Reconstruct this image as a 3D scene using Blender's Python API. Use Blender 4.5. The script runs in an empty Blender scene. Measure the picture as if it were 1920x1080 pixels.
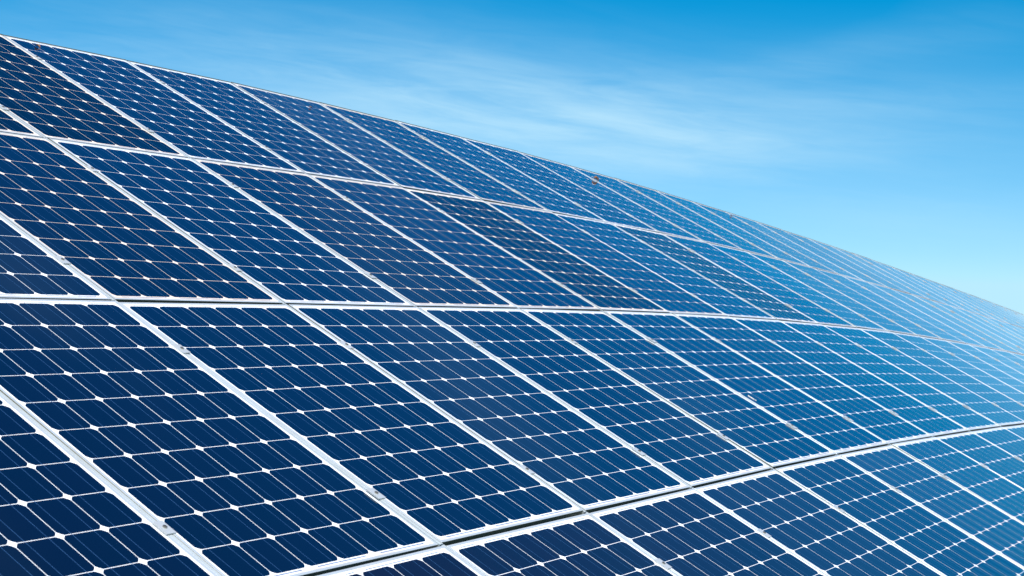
import bpy, math, random
from mathutils import Vector, Matrix
R = math.radians
scene = bpy.context.scene
C = scene.collection

# ------------------------------------------------------------------ camera
cam = bpy.data.cameras.new('camera')
cam.sensor_width = 36.0
cam.lens = 2895.92 / 1920 * 36.0
cam.clip_start = 0.05
cam.clip_end = 9000
cam.dof.use_dof = True
cam.dof.focus_distance = 7.0
cam.dof.aperture_fstop = 9.0
cam_ob = bpy.data.objects.new('camera', cam)
cam_ob.location = (0, 0, 2.35)
cam_ob.rotation_euler = (R(90 + 4.0), 0, 0)
C.objects.link(cam_ob)
scene.camera = cam_ob

# ------------------------------------------------------------------ sky
SUN = Vector((0.23, -0.50, 0.83)).normalized()          # towards the sun
world = bpy.data.worlds.new('World')
scene.world = world
world.use_nodes = True
nt = world.node_tree
NW, LW = nt.nodes, nt.links
bg = NW['Background']


def wmath(op, a, b=None, c=None, clamp=False):
    n = NW.new('ShaderNodeMath')
    n.operation = op
    n.use_clamp = clamp
    for i, v in enumerate((a, b, c)):
        if v is None:
            continue
        if isinstance(v, (int, float)):
            n.inputs[i].default_value = v
        else:
            LW.new(v, n.inputs[i])
    return n.outputs[0]


sky = NW.new('ShaderNodeTexSky')
sky.sky_type = 'NISHITA'
sky.sun_disc = False
sky.sun_elevation = math.asin(SUN.z)
sky.sun_rotation = math.atan2(SUN.x, SUN.y)
sky.ozone_density = 3.0
sky.air_density = 1.0
sky.dust_density = 0.5
SKY_STRENGTH = 0.1
# the deep polarised blue of a clear summer sky: each channel of the whole sky gets its own contrast
sep = NW.new('ShaderNodeSeparateColor')
LW.new(sky.outputs[0], sep.inputs[0])
comb = NW.new('ShaderNodeCombineColor')
chan = []
for i, (gain, power, black) in enumerate(((2.15, 1.25, 0.188), (1.62, 1.55, 0.0), (1.30, 1.15, 0.0))):
    v = wmath('MULTIPLY', sep.outputs[i], SKY_STRENGTH)
    v = wmath('MAXIMUM', wmath('SUBTRACT', v, black), 0.0)
    v = wmath('POWER', v, power)
    v = wmath('MULTIPLY', v, gain)
    if i == 2:
        v = wmath('ADD', v, wmath('MULTIPLY', chan[0], 0.35))
    v = wmath('MINIMUM', v, (0.42, 0.71, 0.86)[i])
    chan.append(v)
    LW.new(v, comb.inputs[i])

tc = NW.new('ShaderNodeTexCoord')
sx = NW.new('ShaderNodeSeparateXYZ')
LW.new(tc.outputs['Generated'], sx.inputs[0])
az = wmath('MULTIPLY', wmath('ARCTAN2', sx.outputs[0], sx.outputs[1]), 57.2958)
el = wmath('MULTIPLY', wmath('ARCSINE', sx.outputs[2]), 57.2958)


def wnoise(sa, se, tilt, off, scale, detail, rough, dist=0.0):
    """noise over the sky in degrees, stretched along the wind"""
    e2 = wmath('ADD', el, wmath('MULTIPLY', az, tilt))
    cb = NW.new('ShaderNodeCombineXYZ')
    LW.new(wmath('MULTIPLY', az, sa), cb.inputs[0])
    LW.new(wmath('MULTIPLY', e2, se), cb.inputs[1])
    cb.inputs[2].default_value = off
    t = NW.new('ShaderNodeTexNoise')
    t.inputs['Scale'].default_value = scale
    t.inputs['Detail'].default_value = detail
    t.inputs['Roughness'].default_value = rough
    t.inputs['Distortion'].default_value = dist
    LW.new(cb.outputs[0], t.inputs['Vector'])
    return t.outputs[0]


def wblob(a0, e0, wa, we, tilt):
    """0..1 soft patch of cirrus centred at azimuth a0, elevation e0"""
    da = wmath('SUBTRACT', az, a0)
    de = wmath('SUBTRACT', wmath('ADD', el, wmath('MULTIPLY', da, tilt)), e0)
    q = wmath('ADD', wmath('POWER', wmath('ABSOLUTE', wmath('DIVIDE', da, wa)), 2.0),
              wmath('POWER', wmath('ABSOLUTE', wmath('DIVIDE', de, we)), 2.0))
    return wmath('EXPONENT', wmath('MULTIPLY', q, -1.0))


n_soft = wnoise(0.05, 0.16, 0.16, 3.1, 1.0, 3, 0.5, 0.3)
n_str = wnoise(0.07, 0.60, 0.16, 7.7, 1.0, 6, 0.58, 0.7)
n_fine = wnoise(0.22, 1.6, 0.10, 1.3, 1.0, 6, 0.62, 0.9)
streak = wmath('ADD', wmath('MULTIPLY', wmath('SUBTRACT', n_str, 0.36), 2.1),
               wmath('MULTIPLY', wmath('SUBTRACT', n_fine, 0.5), 1.2), clamp=True)
patch = wmath('ADD', wmath('MULTIPLY', wblob(-2.5, 10.8, 13.5, 2.4, 0.11), 0.55),
              wmath('MULTIPLY', wblob(4.0, 9.6, 11.0, 1.7, 0.05), 0.36))
patch = wmath('ADD', patch, wmath('MULTIPLY', wblob(14.0, 10.6, 5.0, 0.8, 0.05), 0.12))
patch = wmath('ADD', patch, wmath('MULTIPLY', wblob(-17.0, 11.2, 5.0, 1.4, 0.10), 0.16))
patch = wmath('ADD', patch, wmath('MULTIPLY', wblob(15.0, 6.4, 5.5, 0.9, 0.06), 0.22))
patch = wmath('ADD', patch, wmath('MULTIPLY', wblob(11.0, 12.2, 6.0, 0.7, -0.12), 0.10))
gen = wmath('MULTIPLY', wmath('SUBTRACT', n_soft, 0.56), 0.6, clamp=True)
veil = wmath('MULTIPLY', wmath('ADD', patch, gen),
             wmath('ADD', wmath('MULTIPLY', streak, 0.72), 0.46), clamp=True)
mix = NW.new('ShaderNodeMix')
mix.data_type = 'RGBA'
LW.new(veil, mix.inputs['Factor'])
LW.new(comb.outputs[0], mix.inputs[6])
mix.inputs[7].default_value = (0.47, 0.72, 0.86, 1)
LW.new(mix.outputs[2], bg.inputs['Color'])
bg.inputs['Strength'].default_value = 1.0     # the sky's physical strength (0.1) is applied before its contrast above

# ------------------------------------------------------------------ sun and exposure
sun = bpy.data.lights.new('sun', 'SUN')
sun.energy = 5.0
sun.angle = R(0.53)
sun.color = (1.0, 0.955, 0.89)
sun_ob = bpy.data.objects.new('sun', sun)
sun_ob.rotation_euler = SUN.to_track_quat('Z', 'Y').to_euler()
C.objects.link(sun_ob)
scene.view_settings.view_transform = 'Standard'
scene.view_settings.look = 'None'
scene.view_settings.exposure = 0.25
scene.view_settings.gamma = 1.0
scene.view_settings.use_curve_mapping = False

# ------------------------------------------------------------------ surveyed corners of the module field
# NODES[row line][column line]: five lines down the slope, 38 lines along it, metres
NODES = (
  ((-6.0295,3.6499,4.2164), (-5.5224,4.5243,4.2605), (-5.0160,5.3997,4.3022), (-4.5097,6.2760,4.3415), (-4.0026,7.1527,4.3790), (-3.4944,8.0290,4.4165), (-2.9862,8.9050,4.4563), (-2.4780,9.7817,4.4979), (-1.9700,10.6608,4.5351), (-1.4632,11.5424,4.5639), (-0.9578,12.4257,4.5844), (-0.4526,13.3097,4.5985), (0.0521,14.1937,4.6081), (0.5563,15.0779,4.6132), (1.0598,15.9622,4.6135), (1.5625,16.8467,4.6082), (2.0646,17.7313,4.5980), (2.5666,18.6157,4.5846), (3.0687,19.4995,4.5690), (3.5713,20.3826,4.5518), (4.0744,21.2652,4.5327), (4.5775,22.1473,4.5113), (5.0803,23.0292,4.4877), (5.5828,23.9107,4.4621), (6.0854,24.7918,4.4349), (6.5882,25.6722,4.4071), (7.0916,26.5520,4.3789), (7.5952,27.4311,4.3504), (8.0987,28.3098,4.3213), (8.6018,29.1884,4.2912), (9.1043,30.0668,4.2599), (9.6062,30.9453,4.2275), (10.1076,31.8238,4.1943), (10.6087,32.7023,4.1604), (11.1095,33.5807,4.1261), (11.6100,34.4593,4.0915), (12.1103,35.3379,4.0566), (12.6104,36.2165,4.0212)),
  ((-4.7735,2.9636,3.3706), (-4.2647,3.8363,3.4183), (-3.7573,4.7097,3.4636), (-3.2508,5.5839,3.5064), (-2.7436,6.4591,3.5462), (-2.2340,7.3352,3.5845), (-1.7251,8.2115,3.6239), (-1.2191,9.0874,3.6650), (-0.7135,9.9648,3.7019), (-0.2083,10.8440,3.7310), (0.2963,11.7242,3.7523), (0.8004,12.6048,3.7678), (1.3040,13.4856,3.7788), (1.8070,14.3668,3.7846), (2.3094,15.2484,3.7851), (2.8110,16.1304,3.7801), (3.3120,17.0125,3.7703), (3.8129,17.8944,3.7572), (4.3141,18.7760,3.7417), (4.8156,19.6572,3.7243), (5.3175,20.5379,3.7049), (5.8195,21.4185,3.6833), (6.3214,22.2988,3.6596), (6.8234,23.1788,3.6342), (7.3257,24.0584,3.6078), (7.8285,24.9375,3.5809), (8.3319,25.8159,3.5536), (8.8357,26.6940,3.5261), (9.3395,27.5719,3.4980), (9.8430,28.4497,3.4691), (10.3461,29.3274,3.4393), (10.8488,30.2053,3.4084), (11.3510,31.0832,3.3769), (11.8530,31.9611,3.3447), (12.3547,32.8392,3.3122), (12.8561,33.7173,3.2792), (13.3573,34.5954,3.2459), (13.8583,35.4736,3.2123)),
  ((-3.5193,2.2783,2.5211), (-3.0085,3.1497,2.5718), (-2.4998,4.0215,2.6201), (-1.9937,4.8939,2.6659), (-1.4866,5.7678,2.7069), (-0.9761,6.6431,2.7452), (-0.4676,7.5185,2.7855), (0.0372,8.3937,2.8267), (0.5413,9.2697,2.8640), (1.0455,10.1465,2.8938), (1.5498,11.0236,2.9162), (2.0535,11.9009,2.9334), (2.5563,12.7784,2.9459), (3.0582,13.6565,2.9530), (3.5595,14.5352,2.9543), (4.0602,15.4144,2.9500), (4.5603,16.2939,2.9409), (5.0602,17.1735,2.9283), (5.5603,18.0529,2.9131), (6.0608,18.9320,2.8958), (6.5615,19.8110,2.8764), (7.0624,20.6898,2.8549), (7.5636,21.5684,2.8315), (8.0651,22.4469,2.8066), (8.5670,23.3250,2.7809), (9.0697,24.2027,2.7548), (9.5730,25.0800,2.7285), (10.0767,25.9571,2.7018), (10.5806,26.8341,2.6748), (11.0845,27.7111,2.6471), (11.5881,28.5882,2.6186), (12.0915,29.4653,2.5894), (12.5946,30.3426,2.5595), (13.0974,31.2201,2.5290), (13.5999,32.0976,2.4981), (14.1022,32.9752,2.4669), (14.6043,33.8529,2.4353), (15.1062,34.7307,2.4033)),
  ((-2.2657,1.5933,1.6708), (-1.7528,2.4638,1.7244), (-1.2417,3.3348,1.7753), (-0.7343,4.2061,1.8240), (-0.2270,5.0781,1.8676), (0.2836,5.9513,1.9075), (0.7914,6.8252,1.9491), (1.2946,7.6995,1.9908), (1.7973,8.5738,2.0282), (2.3004,9.4479,2.0581), (2.8045,10.3217,2.0813), (3.3079,11.1957,2.0995), (3.8099,12.0703,2.1134), (4.3110,12.9454,2.1216), (4.8112,13.8212,2.1240), (5.3108,14.6977,2.1207), (5.8098,15.5746,2.1125), (6.3086,16.4518,2.1004), (6.8076,17.3291,2.0854), (7.3069,18.2063,2.0680), (7.8064,19.0834,2.0485), (8.3063,19.9606,2.0270), (8.8066,20.8376,2.0038), (9.3075,21.7145,1.9794), (9.8090,22.5912,1.9543), (10.3114,23.4677,1.9289), (10.8144,24.3439,1.9034), (11.3181,25.2200,1.8777), (11.8221,26.0962,1.8516), (12.3263,26.9724,1.8251), (12.8304,27.8488,1.7980), (13.3344,28.7253,1.7703), (13.8382,29.6020,1.7420), (14.3418,30.4789,1.7133), (14.8451,31.3559,1.6841), (15.3483,32.2331,1.6545), (15.8513,33.1103,1.6246), (16.3540,33.9877,1.5943)),
  ((-1.0126,0.9066,0.8217), (-0.4980,1.7759,0.8784), (0.0147,2.6459,0.9323), (0.5246,3.5163,0.9833), (1.0335,4.3870,1.0299), (1.5435,5.2587,1.0730), (2.0513,6.1317,1.1158), (2.5545,7.0051,1.1573), (3.0559,7.8773,1.1937), (3.5576,8.7483,1.2231), (4.0603,9.6187,1.2468), (4.5628,10.4896,1.2660), (5.0643,11.3613,1.2809), (5.5646,12.2336,1.2903), (6.0638,13.1066,1.2938), (6.5623,13.9803,1.2915), (7.0602,14.8546,1.2841), (7.5579,15.7294,1.2726), (8.0556,16.6045,1.2577), (8.5536,17.4798,1.2402), (9.0520,18.3552,1.2206), (9.5508,19.2307,1.1991), (10.0502,20.1062,1.1761), (10.5503,20.9816,1.1522), (11.0514,21.8570,1.1277), (11.5533,22.7322,1.1030), (12.0561,23.6074,1.0782), (12.5596,24.4826,1.0534), (13.0637,25.3580,1.0284), (13.5682,26.2335,1.0031), (14.0727,27.1092,0.9773), (14.5773,27.9851,0.9512), (15.0818,28.8613,0.9245), (15.5862,29.7377,0.8974), (16.0904,30.6143,0.8700), (16.5944,31.4910,0.8421), (17.0982,32.3678,0.8139), (17.6018,33.2447,0.7854)),
)
KMIN = -6
MW, ML = 0.992, 1.6465            # module width and length
CP = 0.159                       # cell pitch
CH = 0.0783                       # half a cell
ROWNAME = ('top row', 'second row down', 'third row down', 'bottom row')
# columns the photograph shows, row by row
SEEN = {0: (-2, 27), 1: (-3, 22), 2: (-5, 13), 3: (-3, 8)}
ORD = ('first second third fourth fifth sixth seventh eighth ninth tenth eleventh twelfth thirteenth fourteenth fifteenth sixteenth '
       'seventeenth eighteenth nineteenth twentieth twenty-first twenty-second twenty-third twenty-fourth twenty-fifth twenty-sixth '
       'twenty-seventh twenty-eighth twenty-ninth thirtieth thirty-first').split()


def node(r, k):
    return Vector(NODES[r][k - KMIN])


def frame_of(r, k):
    a, b, c, d = node(r, k), node(r, k + 1), node(r + 1, k), node(r + 1, k + 1)
    ctr = (a + b + c + d) / 4
    u = ((b - a) + (d - c)).normalized()
    v = ((c - a) + (d - b))
    n = u.cross(-v).normalized()
    y = n.cross(u)                # up the slope
    m = Matrix((u, y, n)).transposed().to_4x4()
    m.translation = ctr
    return m


# ------------------------------------------------------------------ materials
def mat(name):
    m = bpy.data.materials.new(name)
    m.use_nodes = True
    return m, m.node_tree.nodes, m.node_tree.links, m.node_tree.nodes['Principled BSDF']


def mnode(N, L, kind, **kw):
    n = N.new(kind)
    for k, v in kw.items():
        if hasattr(n, k):
            setattr(n, k, v)
    return n


def noise(N, L, vec, scale, detail=3, rough=0.5, dist=0.0):
    t = N.new('ShaderNodeTexNoise')
    t.inputs['Scale'].default_value = scale
    t.inputs['Detail'].default_value = detail
    t.inputs['Roughness'].default_value = rough
    t.inputs['Distortion'].default_value = dist
    L.new(vec, t.inputs['Vector'])
    return t.outputs[0]


def maprange(N, L, v, a, b, c, d):
    n = N.new('ShaderNodeMapRange')
    L.new(v, n.inputs[0])
    for i, x in enumerate((a, b, c, d)):
        n.inputs[i + 1].default_value = x
    return n.outputs[0]


def mmath(N, L, op, a, b):
    n = N.new('ShaderNodeMath')
    n.operation = op
    for i, v in enumerate((a, b)):
        if isinstance(v, (int, float)):
            n.inputs[i].default_value = v
        else:
            L.new(v, n.inputs[i])
    return n.outputs[0]


def mixc(N, L, f, a, b, blend='MIX'):
    n = N.new('ShaderNodeMix')
    n.data_type = 'RGBA'
    n.blend_type = blend
    for i, v in ((0, f), (6, a), (7, b)):
        if isinstance(v, (int, float)):
            n.inputs[i].default_value = v
        elif isinstance(v, tuple):
            n.inputs[i].default_value = (*v, 1)
        else:
            L.new(v, n.inputs[i])
    return n.outputs[2]


COAT_IOR = 1.55


def glassy(N, L, B, weight_from_alpha=True, rough=0.06):
    """the solar glass bonded over cells and backsheet: anti-reflection coated, very slightly wavy"""
    geo = N.new('ShaderNodeNewGeometry')
    B.inputs['Coat IOR'].default_value = COAT_IOR
    B.inputs['Coat Roughness'].default_value = rough
    oi = N.new('ShaderNodeObjectInfo')
    if weight_from_alpha:
        # older glass has lost its gloss unevenly: patches of it still mirror the sky
        pt = noise(N, L, geo.outputs['Position'], 1.1, 3, 0.55, 0.6)
        inv = mmath(N, L, 'SUBTRACT', 1.0, oi.outputs['Alpha'])
        add = mmath(N, L, 'MULTIPLY', inv, maprange(N, L, pt, 0.40, 0.70, 0.0, 0.45))
        L.new(mmath(N, L, 'ADD', oi.outputs['Alpha'], add), B.inputs['Coat Weight'])
    else:
        B.inputs['Coat Weight'].default_value = 0.9
    wave = noise(N, L, geo.outputs['Position'], 1.7, 2, 0.5)
    bump = N.new('ShaderNodeBump')
    bump.inputs['Strength'].default_value = 0.25
    bump.inputs['Distance'].default_value = 0.004
    L.new(wave, bump.inputs['Height'])
    L.new(bump.outputs[0], B.inputs['Coat Normal'])
    B.inputs['Specular IOR Level'].default_value = 0.0
    return geo, oi


# dark blue monocrystalline silicon behind glass
m_cell, N, L, B = mat('silicon_cell')
geo, oi = glassy(N, L, B)
tc = N.new('ShaderNodeTexCoord')
grain = noise(N, L, tc.outputs['Object'], 210.0, 2, 0.85)
cloud = noise(N, L, geo.outputs['Position'], 9.0, 3, 0.6)
col = mixc(N, L, maprange(N, L, grain, 0.3, 0.72, 0, 1), (0.0001, 0.0003, 0.001), (0.0018, 0.0058, 0.014))
col = mixc(N, L, maprange(N, L, cloud, 0.35, 0.7, 0, 0.45), col, (0.0018, 0.0028, 0.008))
# cell to cell differences of the blue
col = mixc(N, L, maprange(N, L, oi.outputs['Random'], 0, 1, 0, 0.5), col, (0.0016, 0.0020, 0.007))
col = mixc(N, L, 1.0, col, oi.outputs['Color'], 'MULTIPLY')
# grit and pollen specks lying on the glass
vo = N.new('ShaderNodeTexVoronoi')
vo.inputs['Scale'].default_value = 13.0
L.new(geo.outputs['Position'], vo.inputs['Vector'])
sp = N.new('ShaderNodeSeparateColor')
L.new(vo.outputs['Color'], sp.inputs[0])
rad = mmath(N, L, 'MULTIPLY', maprange(N, L, sp.outputs[0], 0.70, 1.0, 0.0, 1.0), 0.024)
col = mixc(N, L, mmath(N, L, 'LESS_THAN', vo.outputs['Distance'], rad), col, (0.34, 0.32, 0.27))
L.new(col, B.inputs['Base Color'])
# the nitride film on the silicon mirrors the sky too, but only its blue
B.inputs['IOR'].default_value = 1.7
B.inputs['Specular IOR Level'].default_value = 0.5
inv = mmath(N, L, 'POWER', oi.outputs['Alpha'], 2.5)
L.new(mixc(N, L, inv, (0.0, 0.10, 0.13), (0.0, 0.68, 0.95)), B.inputs['Specular Tint'])
B.inputs['Roughness'].default_value = 0.10

m_back, N, L, B = mat('backsheet_film')
geo, oi = glassy(N, L, B)
dirt = noise(N, L, geo.outputs['Position'], 14.0, 4, 0.6)
col = mixc(N, L, maprange(N, L, dirt, 0.35, 0.75, 0.0, 0.10), (0.88, 0.88, 0.88), (0.62, 0.60, 0.56))
col = mixc(N, L, 1.0, col, oi.outputs['Color'], 'MULTIPLY')
# dust washed down to the lower edge of each module
tc = N.new('ShaderNodeTexCoord')
sy = N.new('ShaderNodeSeparateXYZ')
L.new(tc.outputs['Object'], sy.inputs[0])
low = mmath(N, L, 'MULTIPLY', maprange(N, L, sy.outputs[1], -0.795, -0.810, 0.0, 0.75), maprange(N, L, dirt, 0.42, 0.60, 0.0, 1.0))
col = mixc(N, L, low, col, (0.55, 0.42, 0.30))
L.new(col, B.inputs['Base Color'])
B.inputs['Roughness'].default_value = 0.7

m_bus, N, L, B = mat('tinned_ribbon')
B.inputs['Base Color'].default_value = (0.06, 0.17, 0.36, 1)
B.inputs['Metallic'].default_value = 0.5
B.inputs['Roughness'].default_value = 0.35

m_str, N, L, B = mat('string_ribbon')
B.inputs['Base Color'].default_value = (0.13, 0.20, 0.36, 1)
B.inputs['Metallic'].default_value = 0.3
B.inputs['Roughness'].default_value = 0.45


def metal(name, base, dark, metallic, rough, scale=(3, 60, 60)):
    m, N, L, B = mat(name)
    tc = N.new('ShaderNodeTexCoord')
    mp = N.new('ShaderNodeMapping')
    mp.inputs['Scale'].default_value = scale
    L.new(tc.outputs['Object'], mp.inputs['Vector'])
    g = noise(N, L, mp.outputs[0], 1.0, 4, 0.6)
    geo = N.new('ShaderNodeNewGeometry')
    d = noise(N, L, geo.outputs['Position'], 5.0, 4, 0.65)
    c = mixc(N, L, maprange(N, L, g, 0.3, 0.7, 0, 0.5), base, dark)
    c = mixc(N, L, maprange(N, L, d, 0.5, 0.8, 0, 0.35), c, (0.42, 0.38, 0.30))
    L.new(c, B.inputs['Base Color'])
    B.inputs['Metallic'].default_value = metallic
    L.new(maprange(N, L, g, 0.2, 0.8, rough - 0.08, rough + 0.1), B.inputs['Roughness'])
    return m


m_frame = metal('anodised_frame', (0.63, 0.67, 0.69), (0.54, 0.58, 0.60), 0.45, 0.42)
m_gap_shade = metal('gap_shaded_frame_side', (0.26, 0.25, 0.18), (0.15, 0.14, 0.10), 0.5, 0.4)  # dark olive tone stands in for the shade inside the gaps
m_rail = metal('rail_aluminium', (0.62, 0.66, 0.66), (0.52, 0.56, 0.56), 0.40, 0.42)
m_edge = metal('dark_edge_metal', (0.16, 0.17, 0.13), (0.10, 0.11, 0.08), 0.3, 0.5)
m_clamp = metal('clamp_aluminium', (0.66, 0.68, 0.68), (0.50, 0.51, 0.50), 0.45, 0.38, (40, 40, 40))
m_bolt = metal('bolt_steel', (0.40, 0.37, 0.32), (0.22, 0.20, 0.17), 0.8, 0.30, (90, 90, 90))


# ------------------------------------------------------------------ meshes
class MB:
    def __init__(s):
        s.v, s.f = [], []

    def poly(s, pts, z0, z1):
        n, b = len(pts), len(s.v)
        s.v += [(x, y, z0) for x, y in pts] + [(x, y, z1) for x, y in pts]
        s.f.append(tuple(b + n + i for i in range(n)))
        s.f.append(tuple(b + n - 1 - i for i in range(n)))
        for i in range(n):
            j = (i + 1) % n
            s.f.append((b + i, b + j, b + n + j, b + n + i))

    def box(s, x0, x1, y0, y1, z0, z1):
        s.poly([(x0, y0), (x1, y0), (x1, y1), (x0, y1)], z0, z1)

    def mesh(s, name, m):
        me = bpy.data.meshes.new(name)
        me.from_pydata(s.v, [], s.f)
        me.materials.append(m)
        me.update()
        return me


def cell_outline(cx=0.0, cy=0.0):
    """pseudo-square wafer: 156 mm across with corners cut by the 200 mm ingot"""
    a = 0.0626
    b = 0.0712
    q = [(CH, a), (0.0755, 0.0662), (b, b), (0.0662, 0.0755), (a, CH)]
    pts = []
    for sx_, sy_, rev in ((1, 1, False), (-1, 1, True), (-1, -1, False), (1, -1, True)):
        seg = [(x * sx_, y * sy_) for x, y in q]
        pts += seg[::-1] if rev else seg
    return [(x + cx, y + cy) for x, y in pts]


def cell_centres():
    for j in range(10):
        for i in range(6):
            yield (i - 2.5) * CP, (4.5 - j) * CP


mb = MB()
mb.poly(cell_outline(), -0.00006, 0.0)
me_cell = mb.mesh('solar_cell', m_cell)
mb = MB()
for cx_, cy_ in cell_centres():
    mb.poly(cell_outline(cx_, cy_), -0.00006, 0.0)
me_cells = mb.mesh('solar_cell_field', m_cell)

mb = MB()
mb.box(-MW / 2 + 0.003, MW / 2 - 0.003, -ML / 2 + 0.003, ML / 2 - 0.003, -0.005, -0.00008)
me_back = mb.mesh('backsheet', m_back)

mb = MB()
for i in range(6):
    for s_ in (-1, 1):
        x = (i - 2.5) * CP + s_ * 0.039
        mb.box(x - 0.0007, x + 0.0007, -5 * CP - 0.004, 5 * CP + 0.004, -0.00002, 0.00006)
me_bus = mb.mesh('busbar', m_bus)

# ribbons in the end margins that join neighbouring strings
mb = MB()
yb = -5 * CP - 0.0065
for p in range(3):
    xa = (2 * p - 2.5) * CP - 0.042
    xb = (2 * p + 1 - 2.5) * CP + 0.042
    mb.box(xa, xb, yb - 0.0022, yb + 0.0022, -0.0001, -0.00003)
yt = 5 * CP + 0.0065
for xa, xb in ((-2.5 * CP - 0.042, -2.5 * CP + 0.042), (-1.5 * CP - 0.042, -0.62 * CP), (-0.38 * CP, -0.5 * CP + 0.060),
               (0.5 * CP - 0.042, 1.5 * CP + 0.042), (2.5 * CP - 0.042, 2.5 * CP + 0.042)):
    mb.box(xa, xb, yt - 0.0018, yt + 0.0018, -0.0001, -0.00003)
me_str = mb.mesh('string_connector', m_str)


def frame_mesh():
    w, l = MW / 2, ML / 2
    prof = [(0.0, -0.040), (0.0, 0.0009), (0.0006, 0.0015), (0.0104, 0.0015), (0.0107, 0.0012), (0.0107, -0.0055), (0.0020, -0.0060),
            (0.0020, -0.0380), (0.0250, -0.0380), (0.0250, -0.0400)]
    v, f = [], []
    cs = ((-1, -1), (1, -1), (1, 1), (-1, 1))
    n = len(prof)
    for sx_, sy_ in cs:
        for d, z in prof:
            v.append((sx_ * (w - d), sy_ * (l - d), z))
    for c in range(4):
        e = (c + 1) % 4
        for i in range(n):
            j = (i + 1) % n
            f.append((c * n + i, e * n + i, e * n + j, c * n + j))
    me = bpy.data.meshes.new('frame')
    me.from_pydata(v, [], f)
    me.materials.append(m_frame)
    me.materials.append(m_gap_shade)
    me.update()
    for c in range(4):                      # the outer wall, its gap shade painted in as a darker metal
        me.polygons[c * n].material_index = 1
    return me


me_frame = frame_mesh()

mb = MB()
mb.box(-MW / 2 - 0.009, MW / 2 + 0.009, ML / 2 + 0.0015, ML / 2 + 0.0045, -0.045, 0.0055)
me_edge = mb.mesh('edge_strip', m_edge)

# rail between two modules: a slim upstand in the joint on a wider foot below the frames
mb = MB()
RL = ML / 2 + 0.006
mb.box(-0.0088, 0.0088, -RL, RL, -0.041, -0.0006)
mb.box(-0.0036, 0.0036, -RL, RL, -0.0006, 0.0008)
mb.box(-0.020, 0.020, -RL - 0.004, RL, -0.085, -0.0412)
me_rail = mb.mesh('mounting_rail', m_rail)

# mid clamp: bent top plate over both frames on a T stem
mb = MB()
mb.box(-0.0185, 0.0185, -0.030, 0.030, 0.0036, 0.0064)
mb.box(-0.0205, -0.0185, -0.030, 0.030, 0.0016, 0.0056)
mb.box(0.0185, 0.0205, -0.030, 0.030, 0.0016, 0.0056)
mb.box(-0.0088, -0.0076, -0.030, 0.030, -0.030, 0.0036)
mb.box(0.0076, 0.0088, -0.030, 0.030, -0.030, 0.0036)
me_clamp = mb.mesh('clamp', m_clamp)


def ring(cx, r0, r1, z0, z1, n=14):
    """socket head: an outer wall, a rim and a recessed floor"""
    v, f = [], []
    for rad, z in ((r1, z0), (r1, z1), (r0, z1), (r0, z1 - 0.003)):
        for i in range(n):
            a = 2 * math.pi * i / n
            v.append((rad * math.cos(a), rad * math.sin(a), z))
    for q in range(3):
        for i in range(n):
            j = (i + 1) % n
            f.append((q * n + i, q * n + j, (q + 1) * n + j, (q + 1) * n + i))
    f.append(tuple(3 * n + i for i in range(n)))
    return v, f


v_, f_ = ring(0, 0.0044, 0.0072, 0.0064, 0.0100)
me_bolt = bpy.data.meshes.new('bolt')
me_bolt.from_pydata(v_, [], f_)
me_bolt.materials.append(m_bolt)
me_bolt.update()


# ------------------------------------------------------------------ things
def new(name, data, parent=None, mw=None):
    o = bpy.data.objects.new(name, data)
    C.objects.link(o)
    if parent is not None:
        o.parent = parent
    if mw is not None:
        o.matrix_world = mw
    return o


CREAM = (0.92, 0.79, 0.66)
WARM = (0.94, 0.88, 0.85)
WHITE = (1.0, 1.0, 1.0)
backing = {(0, -2): CREAM, (0, -1): CREAM, (0, 0): WHITE, (0, 1): WHITE, (0, 2): WARM, (0, 3): CREAM, (0, 4): WHITE, (0, 5): WHITE,
           (1, -3): WHITE, (1, -2): CREAM, (1, -1): WHITE, (1, 0): CREAM, (1, 1): CREAM, (1, 2): CREAM, (1, 3): CREAM, (1, 4): WHITE,
           (1, 5): WARM, (1, 6): CREAM, (1, 7): WHITE, (1, 8): CREAM}
# (blue of the silicon, anti-reflection of the glass)
darker = {(0, -1): (0.4, 0.10), (0, -2): (0.6, 0.35), (1, 2): (0.8, 0.24), (1, 5): (1.0, 0.20), (1, 0): (1.0, 0.8), (1, -2): (0.9, 0.8), (3, -2): (0.75, 0.75), (3, -1): (0.85, 0.8),
          (3, -3): (0.7, 0.7)}
rng = random.Random(4)


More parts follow.
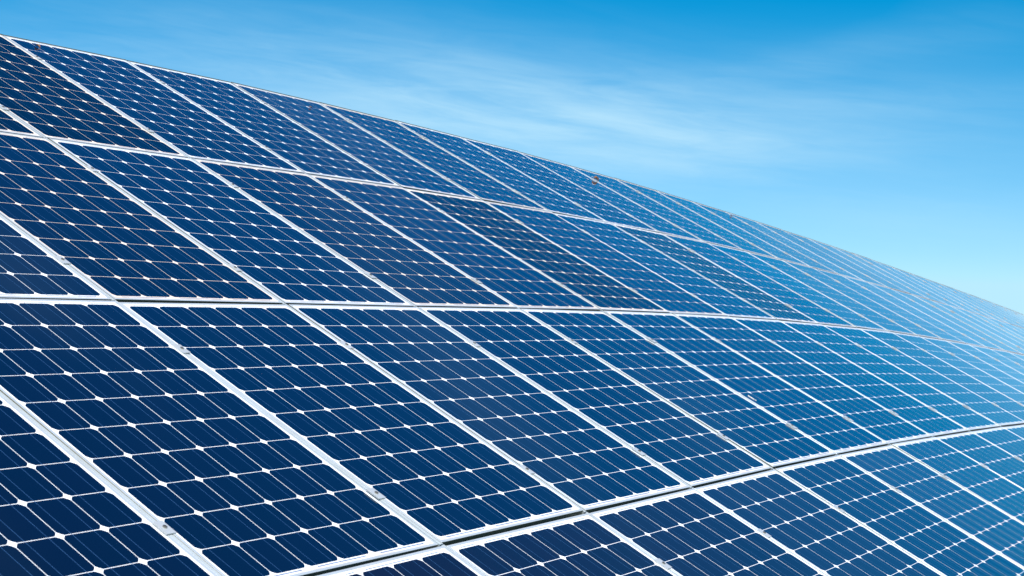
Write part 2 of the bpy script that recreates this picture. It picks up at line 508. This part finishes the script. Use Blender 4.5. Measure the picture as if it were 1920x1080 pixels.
def add_panel(r, k):
    seen = SEEN[r][0] <= k <= SEEN[r][1]
    m = frame_of(r, k)
    # no two modules were clamped at quite the same angle
    m = m @ Matrix.Rotation(R(rng.gauss(0, 0.10)), 4, 'X') @ Matrix.Rotation(R(rng.gauss(0, 0.12)), 4, 'Y')
    root = new('solar_panel', None, None, m)
    root.empty_display_size = 0.2
    back = backing.get((r, k))
    if back is None:
        back = WHITE if r >= 2 else (CREAM, WARM, WHITE)[rng.randrange(3)]
    tone, coat = darker.get((r, k), (rng.uniform(0.9, 1.1), rng.uniform(0.9, 1.0)))
    coat *= 0.82 if r == 0 else 1.0
    # bottom row: violet tint with glare haze painted in, stronger towards the right
    violet_glare = (5.0, 1.6, 1.15) if k < 2 else (13.0, 5.0, 2.4)
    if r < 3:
        violet_glare = (1.0, 1.0, 1.0)
    tint = (tone * violet_glare[0], tone * violet_glare[1], tone * violet_glare[2], coat)
    root['category'] = 'solar panel'
    root['group'] = 'solar panels in four long rows'
    if seen:
        n = k - SEEN[r][0]
        look = 'cream-backed' if back is CREAM else ('pinkish-backed' if back is WARM else 'white-backed')
        if (r, k) in ((0, -1), (1, 2), (1, 5)):
            look = 'noticeably darker ' + look
        root['label'] = f'{look} solar panel, {ORD[n]} from the left in the {ROWNAME[r]}'
    else:
        side = 'left' if k < SEEN[r][0] else 'right'
        root['label'] = f'solar panel past the {side} end of the {ROWNAME[r]} in view'
    fr = new('frame', me_frame, root)
    if r == 0:
        new('edge_strip', me_edge, root)
    bk = new('backsheet', me_back, root)
    bk.color = (*back, 0.9 * coat)
    sp = (node(r, k + 1) - node(r, k)).length
    ctr = m.translation - cam_ob.location
    # pixels one cell spans along the row in the photograph
    u = (node(r, k + 1) - node(r, k)) / 6
    p0, p1 = ctr - u / 2, ctr + u / 2
    px = 2896 * abs(p1.x / max(p1.y, .3) - p0.x / max(p0.y, .3))
    fine = seen and px > 10.5
    if fine:
        for cx, cy in cell_centres():
            c = new('solar_cell', me_cell, root)
            c.location = (cx, cy, 0)
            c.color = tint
    else:
        c = new('solar_cells', me_cells, root)
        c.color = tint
        c['kind'] = 'stuff'
    b = new('busbar', me_bus, root)
    b['kind'] = 'stuff'
    s = new('string_connector', me_str, root)
    s['kind'] = 'stuff'
    return root


CL = {0: (0.50, -0.485), 1: (0.49, -0.515), 2: (0.46, -0.53), 3: (0.46, -0.53)}


def add_rail(r, k):
    a, b = node(r, k), node(r + 1, k)
    y = (a - b).normalized()
    n0 = frame_of(r, min(k, KMIN + 36)).col[2].to_3d()
    u = y.cross(n0).normalized()
    n = u.cross(y)
    m = Matrix((u, y, n)).transposed().to_4x4()
    m.translation = (a + b) / 2
    root = new('mounting_rail', None, None, m)
    lo, hi = SEEN[r]
    root['category'] = 'rail'
    root['group'] = 'mounting rails in the joints between panels'
    if lo < k <= hi:
        root['label'] = f'aluminium rail with two clamps after the {ORD[k - 1 - lo]} panel from the left, {ROWNAME[r]}'
    else:
        root['label'] = f'aluminium rail with two clamps past the {"left" if k <= lo else "right"} end of the {ROWNAME[r]} in view'
    new('rail_bar', me_rail, root)
    for c in CL[r]:
        cl = new('clamp', me_clamp, root)
        cl.location = (0, c + rng.uniform(-0.008, 0.008), 0)
        cl.rotation_euler = (0, 0, R(rng.uniform(-1.5, 1.5)))
        new('bolt', me_bolt, cl)
    return root


for r in range(4):
    lo, hi = SEEN[r]
    for k in range(max(KMIN, lo - 1), min(30, hi + 1) + 1):
        add_panel(r, k)
    for k in range(max(KMIN, lo - 1) + 1, min(30, hi + 1) + 1):
        add_rail(r, k)

# ------------------------------------------------------------------ small things caught on the panels
m_leaf, N, L, B = mat('withered_leaf')
tc = N.new('ShaderNodeTexCoord')
g = noise(N, L, tc.outputs['Object'], 60.0, 4, 0.6)
L.new(mixc(N, L, maprange(N, L, g, 0.35, 0.65, 0, 1), (0.34, 0.15, 0.05), (0.13, 0.05, 0.02)), B.inputs['Base Color'])
B.inputs['Roughness'].default_value = 0.7
m_drop, N, L, B = mat('bird_dropping')
tc = N.new('ShaderNodeTexCoord')
g = noise(N, L, tc.outputs['Object'], 90.0, 4, 0.6)
L.new(mixc(N, L, maprange(N, L, g, 0.45, 0.62, 0, 1), (0.78, 0.76, 0.72), (0.40, 0.24, 0.12)), B.inputs['Base Color'])
B.inputs['Roughness'].default_value = 0.8


def leaf(r, k, x, y, size, rot, label, lift=0.7):
    """a curled dry leaf: a cupped blade with a midrib fold"""
    n, w = 7, 3
    v, f = [], []
    for i in range(n + 1):
        t = i / n
        half = 0.34 * math.sin(math.pi * (0.06 + 0.9 * t)) ** 0.8
        for j in range(-w, w + 1):
            s = j / w
            z = abs(s) * half * lift + 0.35 * math.sin(t * 2.6) * lift * 0.6 + rng.uniform(-.012, .012)
            v.append((s * half * size, (t - 0.5) * size, (z + 0.02) * size))
    q = 2 * w + 1
    for i in range(n):
        for j in range(2 * w):
            f.append((i * q + j, i * q + j + 1, (i + 1) * q + j + 1, (i + 1) * q + j))
    me = bpy.data.meshes.new('withered_leaf')
    me.from_pydata(v, [], f)
    me.materials.append(m_leaf)
    me.update()
    m = frame_of(r, k) @ Matrix.Translation((x, y, 0.003)) @ Matrix.Rotation(rot, 4, 'Z')
    o = new('withered_leaf', me, None, m)
    md = o.modifiers.new('thickness', 'SOLIDIFY')
    md.thickness = 0.0012
    o['label'] = label
    o['category'] = 'leaf'
    return o


leaf(0, 7, -0.49, 0.50, 0.060, 0.9, 'brown withered leaf curled over a rail joint near the skyline', 1.1)
leaf(0, 0, -0.315, 0.725, 0.032, 0.3, 'small curled russet leaf at the upper edge near the top left corner', 0.8)
leaf(0, 2, 0.17, 0.62, 0.022, 1.3, 'tiny pale brown leaf bit high on the third full panel under the skyline', 0.8)
leaf(0, 10, 0.33, 0.64, 0.03, 0.6, 'tiny rust-coloured leaf bit far along the skyline edge', 0.9)


def dropping(r, k, x, y, label):
    v, f = [], []
    for b, (cx, cy, rad) in enumerate(((0, 0.018, .0065), (0.001, 0.005, .0075), (-0.002, -0.010, .006), (0.001, -0.024, .004),
                                       (0.006, 0.028, .003))):
        n, base = 9, len(v)
        for i in range(n):
            a = 2 * math.pi * i / n
            q = rad * rng.uniform(0.7, 1.25)
            v.append((cx + q * math.cos(a), cy + 1.5 * q * math.sin(a), 0))
        for i in range(n):
            vx = v[base + i]
            v.append((cx + (vx[0] - cx) * .6, cy + (vx[1] - cy) * .6, 0.0022))
        for i in range(n):
            j = (i + 1) % n
            f.append((base + i, base + j, base + n + j, base + n + i))
        f.append(tuple(base + n + i for i in range(n)))
    me = bpy.data.meshes.new('bird_dropping')
    me.from_pydata(v, [], f)
    me.materials.append(m_drop)
    me.update()
    m = frame_of(r, k) @ Matrix.Translation((x, y, 0.0003))
    o = new('bird_dropping', me, None, m)
    o['label'] = label
    o['category'] = 'bird dropping'
    return o


dropping(2, 2, -0.415, -0.22, 'streaked white and brown bird dropping beside a rail, right of centre')

# ------------------------------------------------------------------ ground under and beyond the field
m_gr, N, L, B = mat('dry_grass_ground')
geo = N.new('ShaderNodeNewGeometry')
a = noise(N, L, geo.outputs['Position'], 0.6, 6, 0.65)
b = noise(N, L, geo.outputs['Position'], 18.0, 5, 0.7)
c = mixc(N, L, maprange(N, L, a, 0.35, 0.65, 0, 1), (0.055, 0.065, 0.022), (0.10, 0.085, 0.045))
c = mixc(N, L, maprange(N, L, b, 0.3, 0.7, 0, 0.6), c, (0.06, 0.08, 0.025))
L.new(c, B.inputs['Base Color'])
B.inputs['Roughness'].default_value = 0.95
v, f = [], []
rings = [0, 3, 6, 10, 15, 22, 32, 50, 90, 200, 600, 2000, 6000]
seg = 48
v.append((0, 0, 0))
for q in rings[1:]:
    for i in range(seg):
        t = 2 * math.pi * i / seg
        z = 0.12 * math.sin(q * 0.7 + t * 3) * min(1, q / 8) if q < 100 else 0
        v.append((q * math.cos(t), q * math.sin(t), z))
for i in range(seg):
    f.append((0, 1 + i, 1 + (i + 1) % seg))
for ri in range(len(rings) - 2):
    for i in range(seg):
        j = (i + 1) % seg
        f.append((1 + ri * seg + i, 1 + (ri + 1) * seg + i, 1 + (ri + 1) * seg + j, 1 + ri * seg + j))
me = bpy.data.meshes.new('ground')
me.from_pydata(v, [], f)
me.materials.append(m_gr)
me.update()
g_ = new('ground', me)
g_['kind'] = 'structure'
